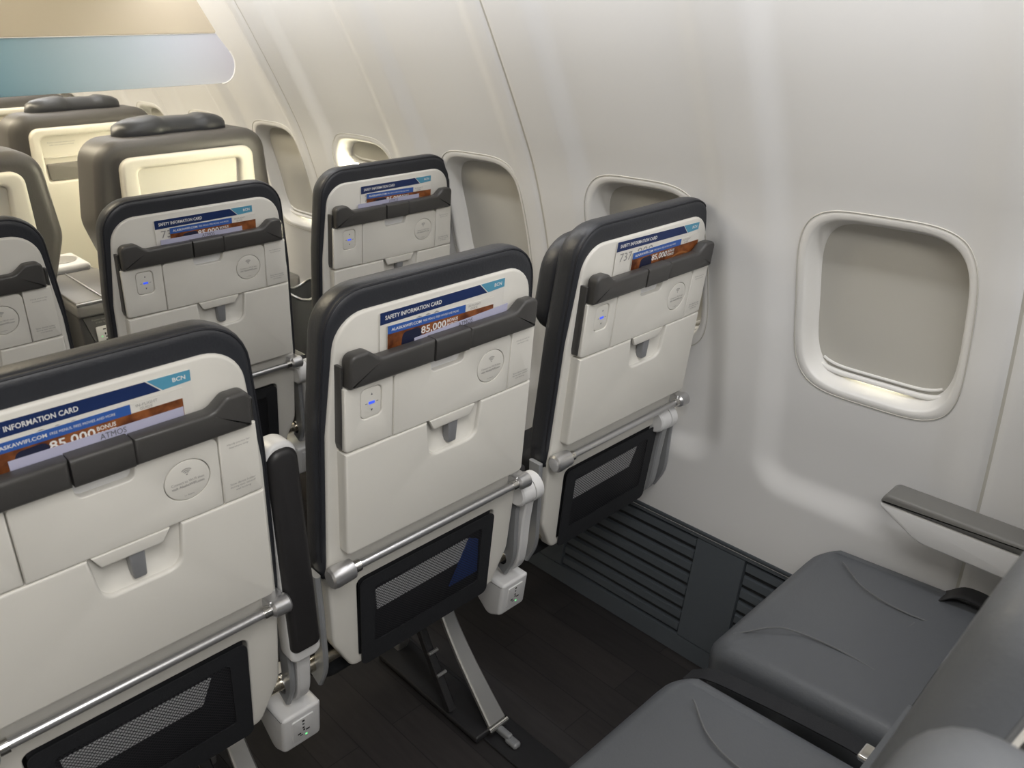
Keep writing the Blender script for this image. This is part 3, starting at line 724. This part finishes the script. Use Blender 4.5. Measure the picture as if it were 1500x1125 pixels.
PITCH_Y = 0.797; SX = 0.49; XO = 0.006
PD = build_seat(m_navy, m_seam, arm='up')
PE = build_seat(m_navy, m_seam, arm='down')
PW = build_seat(m_navy, m_seam, wing=True, arm='wall', leg=False)
PV = build_seat(m_navy, m_seam, arm='wall', leg=False)
PG = build_seat(m_grey, m_gseam, arm='none', recline=0.235, dy=-0.006); bl_cushion_seams(PG, m_gseam)
PH = build_seat(m_grey, m_gseam, arm='window', leg=False, recline=0.235, dy=-0.006); bl_cushion_seams(PH, m_gseam)
used = set()
def place_seat(proto, col, row, label):
    if proto.name in used: o = copy_tree(proto)
    else: o = proto; used.add(proto.name)
    o.location = (col*SX+XO, row*PITCH_Y, 0)
    tag(o, label, 'seat', 'economy seats'); return o
s_d0 = place_seat(PD, 0, 0, 'cream-backed aisle economy seat with a raised black armrest at its side')
s_e0 = place_seat(PE, 1, 0, 'cream-backed middle economy seat with blue sheet in its mesh pocket')
s_f0 = place_seat(PW, 2, 0, 'cream-backed window seat with dark headrest folded forward, next to the floor grille')
s_d1 = place_seat(PE, 0, 1, 'economy seat beside the grey console with power sockets, no cards showing')
s_e1 = place_seat(PE, 1, 1, 'middle economy seat just behind the taupe first-class window seat')
s_f1 = place_seat(PV, 2, 1, 'economy window seat below the half-open window shade')
s_d9 = place_seat(PG, 0, -1, 'slate grey aisle seat beside the grey middle seat'); s_d9.location.y -= 0.010
s_e9 = place_seat(PG, 1, -1, 'slate grey middle seat with a black belt beside its cushion')
s_f9 = place_seat(PH, 2, -1, 'slate grey window seat with a long armrest along the wall')
lap_belt(s_e9, 0.226, 0.0, [(0.0, 0.12, -0.03), (0.0, 0.18, 0.012), (0.0, 0.26, 0.010), (0.001, 0.36, -0.004), (0.002, 0.44, -0.020), (0.003, 0.485, -0.050)], 0.015, m_black, (-0.020, 0.012, 0.150, 0.195, 0.012, 0.022), m_chrome)
lap_belt(s_f9, 0.190, 0.0, [(-0.01, 0.12, -0.03), (-0.014, 0.16, 0.020), (-0.016, 0.215, 0.028), (-0.012, 0.25, 0.0)], 0.020, m_dark, (-0.034, 0.004, 0.135, 0.170, 0.020, 0.032), m_cool)

# ------------------------------------------------------------------ cards in the seat pockets
def thin(name, u0, u1, z0, z1, w0, m, parent, th=0.0009, cut=None):
    ol = cut or [(u0, z0), (u1, z0), (u1, z1), (u0, z1)]
    return plate(name, ol, w0, w0+th, m, parent, 0.0, T=TS, smooth=0)
def safety_card(seat, u0, u1, zt, label, tilt=0.0):
    c = empty('safety_card', seat.location)
    tag(c, label, 'card', 'safety cards')
    W0 = 0.0185
    def Tt(u, wv, z): return TS(u, wv, z+tilt*(u-(u0+u1)/2))
    def sheet(nm, ol, wv, m, th=0.0008): return plate(nm, ol, wv, wv+th, m, c, 0.0, T=Tt, smooth=0)
    zb = 0.962+abs(tilt)*0.12
    sheet('card_sheet', round_poly([(u0, zb, 0), (u1-0.002, zb, 0), (u1, zt, 0.004), (u0-0.001, zt, 0.002)], 3), W0, m_paper)
    # navy heading band, cyan corner
    wdt = u1-u0
    bn = sheet('heading_band', [(u0, zt-0.0185), (u1-0.036, zt-0.0165), (u1-0.052, zt-0.0005), (u0, zt-0.0005)], W0-0.0004, m_pnavy, 0.0003)
    sheet('cyan_corner', [(u1-0.034, zt-0.0165), (u1-0.001, zt-0.0145), (u1-0.001, zt-0.0005), (u1-0.050, zt-0.0005)], W0-0.0004, m_pcyan, 0.0003)
    lettering('lettering', [('SAFETY INFORMATION CARD', u0+0.008, zt-0.0125, 0.098*wdt/0.23, 0.0065, 'L', True)], m_white, c, Tt, W0-0.0006)
    lettering('lettering', [('BCN', u1-0.022, zt-0.0105, 0.015, 0.0055, 'L', True)], m_white, c, Tt, W0-0.0006)
    lettering('lettering', [('737', u0+0.011, zt-0.0385, 0.034, 0.0155, 'L', False), ('-', u0+0.049, zt-0.0310, 0.006, 0.0015, 'L', False), ('900', u0+0.060, zt-0.0365, 0.045, 0.0155, 'L', False)], m_inkg, c, Tt, W0-0.0006)
    return c
def brochure(seat, u0, u1, zt, label, tilt=0.0):
    c = empty('brochure', seat.location); tag(c, label, 'brochure', 'food brochures'); W0 = 0.0150
    def Tt(u, wv, z): return TS(u, wv, z+tilt*(u-(u0+u1)/2))
    def sheet(nm, ol, wv, m, th=0.0008): return plate(nm, ol, wv, wv+th, m, c, 0.0, T=Tt, smooth=0)
    zb = 0.962+abs(tilt)*0.11; um = u0+(u1-u0)*0.71
    sheet('card_sheet', [(u0, zb), (u1, zb), (u1, zt), (u0, zt)], W0, m_paper)
    sheet('food_picture', [(u0, zb), (u1-0.0005, zb), (u1-0.0005, zt-0.0125), (um, zt-0.0125), (u0, zt-0.011)], W0-0.0004, m_food, 0.0003)
    sheet('blue_band', [(u0, zt-0.0125), (um, zt-0.0125), (um, zt-0.0003), (u0, zt-0.0003)], W0-0.0007, m_pblue, 0.0003)
    # dark plate and crust arc of the picture
    ar = []
    cx, cz = um+0.004, zb-0.012
    for rr, wd, m in ((0.044, 0.0035, m_crust), (0.036, 0.002, m_plate)):
        bm = bmesh.new(); A = []
        for k in range(17):
            t = math.pi*(0.12+0.76*k/16); A.append([bm.verts.new(Tt(cx+q*math.cos(t)*1.15, W0-0.0006, max(zb, min(zt-0.0128, cz+q*math.sin(t))))) for q in (rr, rr+wd)])
        for p, q in zip(A[:-1], A[1:]): bm.faces.new((p[0], p[1], q[1], q[0]))
        bm_obj('picture_rim', bm, m, c, 0)
    sheet('picture_dish', round_poly([(u0+0.020, zb, 0), (u0+0.062, zb, 0), (u0+0.058, zt-0.014, 0.008), (u0+0.026, zt-0.016, 0.008)], 4), W0-0.0006, m_plate, 0.0002)
    lettering('lettering', [('ALASKAWIFI.COM', u0+0.006, zt-0.0088, 0.052, 0.0046, 'L', True), ('FREE MENUS, FREE MOVIES AND MORE', u0+0.061, zt-0.0086, 0.066, 0.0038, 'L', False)], m_white, c, Tt, W0-0.0009)
    lettering('lettering', [('85,000', u0+0.058, zt-0.0285, 0.046, 0.0135, 'L', True), ('BONUS', u0+0.106, zt-0.0205, 0.020, 0.0054, 'L', True), ('POINTS', u0+0.106, zt-0.0275, 0.020, 0.0054, 'L', True)], m_white, c, Tt, W0-0.0010)
    lettering('lettering', [('IN-FLIGHT', um+0.006, zt-0.0062, 0.024, 0.0034, 'L', False), ('GUIDE', um+0.010, zt-0.0110, 0.014, 0.0034, 'L', False)], m_inkg, c, Tt, W0-0.0006)
    return c
def points_card(seat, u0, u1, zt, label, tilt=0.0, text_u=None):
    c = empty('rewards_card', seat.location); tag(c, label, 'card', 'lavender cards'); W0 = 0.0123
    def Tt(u, wv, z): return TS(u, wv, z+tilt*(u-(u0+u1)/2))
    zb = 0.9615+abs(tilt)*0.1
    plate('card_sheet', [(u0, zb), (u1, zb), (u1, zt), (u0, zt)], W0, W0+0.0008, m_plav, c, 0.0, T=Tt, smooth=0)
    tu = text_u if text_u is not None else (u0+u1)/2+0.012
    lettering('lettering', [('ATMOS', tu, zt-0.0090, 0.028, 0.0072, 'C', False), ('REWARDS', tu, zt-0.0145, 0.022, 0.0034, 'C', False)], m_ink, c, Tt, W0-0.0004)
    return c
E0 = [(s_e0, 'the middle cream-backed seat'), (s_d0, 'the aisle cream-backed seat'), (s_f0, 'the cream-backed window seat'), (s_e1, 'the seat behind the first-class seat'), (s_f1, 'the seat below the half-open shade')]
dims = {0: ((-0.110, 0.122, 1.047, 0), (-0.100, 0.098, 1.024, -0.02), (-0.055, 0.126, 1.0005, 0.05)),
        1: ((-0.112, 0.116, 1.047, -0.01), (-0.100, 0.102, 1.026, 0), (-0.082, 0.100, 1.0035, 0)),
        2: ((-0.100, 0.146, 1.049, -0.02), (-0.056, 0.148, 1.024, 0), None),
        3: ((-0.096, 0.118, 1.043, 0.0), (-0.068, 0.122, 1.024, 0), (-0.090, 0.088, 1.0025, 0.0)),
        4: ((-0.090, 0.124, 1.043, 0.0), (-0.076, 0.122, 1.022, -0.02), (-0.102, 0.082, 1.0025, 0.0))}
for i, (st, nm) in enumerate(E0):
    a, b, c = dims[i]
    safety_card(st, a[0], a[1], a[2], 'white safety card with navy heading in the pocket of '+nm, a[3])
    brochure(st, b[0], b[1], b[2], 'blue and brown food brochure in the pocket of '+nm, b[3])
    if c: points_card(st, c[0], c[1], c[2], 'lavender rewards card in the pocket of '+nm, c[3], text_u=(0.04 if i == 0 else None))
# things seen through the nets
def pocket_sheet(seat, name, ol, wv, m, label, cat, grp=None):
    o = plate(name, ol, wv, wv+0.003, m, None, 0.001, T=TS, smooth=0); o.location = seat.location; tag(o, label, cat, grp); return o
m_bag = mat('white_paper_bag', (0.62, 0.63, 0.64), 0.55)
for st, nm in ((s_e0, 'the middle cream-backed seat'), (s_d0, 'the aisle cream-backed seat'), (s_f0, 'the cream-backed window seat')):
    pocket_sheet(st, 'airsick_bag', [(-0.108, 0.497), (0.075, 0.500), (0.092, 0.546), (-0.112, 0.543)], 0.0225, m_bag, 'pale paper bag behind the pocket net of '+nm, 'bag', 'paper bags in nets')
pocket_sheet(s_e0, 'folded_sheet', [(0.05, 0.455), (0.118, 0.455), (0.114, 0.535), (0.092, 0.548)], 0.0190, mat('blue_sheet', (0.02, 0.06, 0.25), 0.5), 'dark blue folded sheet behind the net of the middle cream-backed seat', 'leaflet')

# ------------------------------------------------------------------ first-class seats
FSH = 0.16
def TF(u, wv, z): return (u, wv-FSH*(z-1.0), z)
def build_first(kind):
    S = empty('first_class_seat')
    bo = round_poly([(-0.170, 0.45, 0.04), (0.170, 0.45, 0.04), (0.225, 0.68, 0.15), (0.280, 0.86, 0.12), (0.254, 1.105, 0.075), (-0.254, 1.105, 0.075), (-0.280, 0.86, 0.12), (-0.225, 0.68, 0.15)], 8)
    bk = bm_obj('upholstered_back', plate_bm(bo, 0.0, 0.20, 0.035, 0.05, T=TF, seg=5), m_fcleather, S, 60)
    so = round_poly([(-0.165, 0.30, 0.03), (0.165, 0.30, 0.03), (0.210, 0.80, 0.2), (0.202, 1.056, 0.035), (-0.202, 1.056, 0.035), (-0.210, 0.80, 0.2)], 8)
    if kind == 'plain':
        inner = round_poly([(-0.140, 0.62, 0.02), (0.140, 0.62, 0.02), (0.158, 1.022, 0.015), (-0.158, 1.022, 0.015)], 5)
    else:
        inner = round_poly([(-0.165, 0.86, 0.012), (0.165, 0.86, 0.012), (0.172, 1.025, 0.02), (-0.172, 1.025, 0.02)], 5)
    plate('back_shell', so, -0.022, 0.004, m_fcshell, S, 0.012, holes=[inner], rh=0.010, T=TF, seg=4)
    plate('recess_panel', offset(inner if poly_area(inner) > 0 else inner[::-1], -0.004), -0.004, 0.003, m_fcshell, S, 0.0, T=TF)
    if kind != 'plain':
        rbox('monitor_ledge', -0.165, 0.165, -0.012, -0.003, 0.945, 0.950, m_fcshell, S, 0.002, T=TF)
        plate('leather_pocket', round_poly([(-0.158, 0.862, 0.012), (0.158, 0.862, 0.012), (0.163, 0.926, 0.006), (-0.163, 0.926, 0.006)], 4), -0.014, -0.003, m_fcpouch, S, 0.004, T=TF)
        lettering('lettering', [('Fasten seat belt while seated', -0.145, 1.000, 0.095, 0.0042, 'L', False), ('Life vest under armrest', -0.138, 0.991, 0.085, 0.0042, 'L', False)], m_inkg, S, TF, -0.0046)
    # winged headrest pillow over the top edge
    bm = bmesh.new(); R = []; n = 14
    for i in range(25):
        q = 2*i/24-1; u = q*0.172
        e = (1-abs(q)**7)**(1/2.4) if abs(q) < 1 else 0.02
        notch = smooth01((0.42-abs(q-0.12))/0.16)
        top = 1.158-0.009*notch-0.014*q*q; lowz = 1.070
        cz = (top+lowz)/2; hz = (top-lowz)/2*max(e, 0.04); cy = 0.110+0.006*notch; hy = (0.060-0.004*notch)*max(e, 0.05)
        ring = []
        for k in range(n):
            t = 2*math.pi*k/n; c, s = math.cos(t), math.sin(t)
            ring.append(bm.verts.new(TF(u, cy+hy*math.copysign(abs(c)**0.7, c), cz+hz*math.copysign(abs(s)**0.7, s))))
        R.append(ring)
    for A, B in zip(R[:-1], R[1:]):
        for k in range(n): bm.faces.new((A[k], A[(k+1) % n], B[(k+1) % n], B[k]))
    bm.faces.new(R[0]); bm.faces.new(R[-1])
    bm_obj('headrest', bm, m_fcdark, S, 60)
    bm = plate_bm(rect(-0.21, 0.21, 0.16, 0.62, 0.05), -0.47, -0.30, 0.035, 0.02, T=lambda u, wv, z: (u, z, -wv), seg=4)
    bm_obj('seat_cushion', bm, m_fcleather, S, 60)
    rbox('seat_base', -0.19, 0.19, 0.10, 0.60, 0.0, 0.31, m_consdark, S, 0.01)
    return S
fA = build_first('plain'); fA.location = (0.822, 1.610, 0); tag(fA, 'taupe first-class window seat with plain ivory recessed back panel', 'seat', 'first-class seats')
fB = build_first('pocket'); fB.location = (0.852, 2.575, 0); tag(fB, 'taupe first-class seat with notice and grey leather pocket on its ivory back', 'seat', 'first-class seats')
fC = copy_tree(fA); fC.location = (0.172, 1.610, 0); tag(fC, 'taupe first-class aisle seat at the left of the grey console', 'seat', 'first-class seats')
fD = copy_tree(fB); fD.location = (0.852, 3.540, 0); tag(fD, 'first-class seat showing only its top, ahead of the seat with the grey pocket', 'seat', 'first-class seats')
fE = copy_tree(fB); fE.location = (0.172, 2.575, 0); tag(fE, 'first-class aisle seat ahead of the taupe aisle seat', 'seat', 'first-class seats')

# console with power sockets between the two first-class seats
cs = empty('seat_console', (0.492, 1.56, 0)); tag(cs, 'grey console with two white power sockets between first-class seats', 'console')
def TC(u, wv, z): return (u, wv+0.05*(0.70-z), z)
plate('console_body', rect(-0.088, 0.088, 0.0, 0.675, 0.004), -0.035, 0.50, m_consdark, cs, 0.006, T=TI)
plate('console_top_trim', rect(-0.090, 0.090, 0.652, 0.690, 0.010), -0.045, 0.50, m_console, cs, 0.008, T=TI)
for u0, u1 in ((-0.086, -0.012), (-0.006, 0.086)):
    rbox('lid', u0, u1, -0.034, 0.30, 0.690, 0.697, m_console, cs, 0.003)
rbox('edge_strip', -0.088, 0.088, -0.046, -0.038, 0.688, 0.696, m_silver, cs, 0.002)
rbox('edge_strip', -0.0118, -0.0062, -0.034, 0.30, 0.691, 0.6985, m_silver, cs, 0.001)
rbox('drink_tray', -0.075, 0.075, 0.31, 0.49, 0.690, 0.716, m_cool, cs, 0.012)
bm_obj('cup_recess', tube_bm([(0.01, 0.40, 0.7162), (0.01, 0.40, 0.7182)], 0.05, 28), m_silver, cs)
lettering('lettering', [('Power outlet for electronic use', 0.0, 0.637, 0.11, 0.005, 'C', False), ('110V 60Hz 75 watts max', 0.0, 0.628, 0.09, 0.005, 'C', False)], m_inkg, cs, TI, -0.0356)
for u in (-0.028, 0.043):
    fc = plate('socket_face', rect(u-0.022, u+0.022, 0.558, 0.618, 0.004), -0.0385, -0.034, m_cool, cs, 0.001)
    bm = bmesh.new()
    for (a, z, p, q) in ((0, 0.574, .004, .0018), (0, 0.560, .002, .0032), (0.002, 0.551, .002, .0025), (-0.006, 0.537, .0035, .0016), (0.008, 0.538, .0032, .0018), (0.001, 0.541, .002, .003)):
        bm.faces.new([bm.verts.new((u+a+sx*p, -0.0388, z+0.035+sz*q)) for sx, sz in ((-1, -1), (1, -1), (1, 1), (-1, 1))])
    bm_obj('socket_holes', bm, m_dark, fc, 0)
    bm = bmesh.new(); bm.faces.new([bm.verts.new((u-0.010+sx*.002, -0.0388, 0.588+sz*.002)) for sx, sz in ((-1, -1), (1, -1), (1, 1), (-1, 1))])
    bm_obj('socket_light', bm, m_green, fc, 0)

# storage pouch on the back of the first-class window seat
PX, PY = 0.292, -0.035
rbox('armrest', 0.245, 0.335, 0.015, 0.50, 0.28, 0.60, m_console, fA, 0.012)
bm = bmesh.new(); R = []
for z, k in ((0.26, 0.80), (0.36, 0.9), (0.46, 0.97), (0.545, 1.0)):
    ring = []
    for i in range(20):
        t = 2*math.pi*i/20; x = 0.056*k*math.copysign(abs(math.cos(t))**0.7, math.cos(t)); y = 0.048*k*math.copysign(abs(math.sin(t))**0.8, math.sin(t))
        ring.append(bm.verts.new((PX+x, PY+y-0.02, z+(0.03*(x/0.056)**2 if z > 0.5 else 0)+(0.02 if y > 0 and z > .5 else 0))))
    R.append(ring)
for A, B in zip(R[:-1], R[1:]):
    for k in range(20): bm.faces.new((A[k], A[(k+1) % 20], B[(k+1) % 20], B[k]))
bm.faces.new(R[0][::-1])
rimp = [tuple(v.co) for v in R[-1]]; rimp.append(rimp[0])
pb_ = bm_obj('storage_pouch', bm, m_pouch, fA, 60)
tube('pouch_rim', rimp, 0.004, m_silver, pb_, 8)
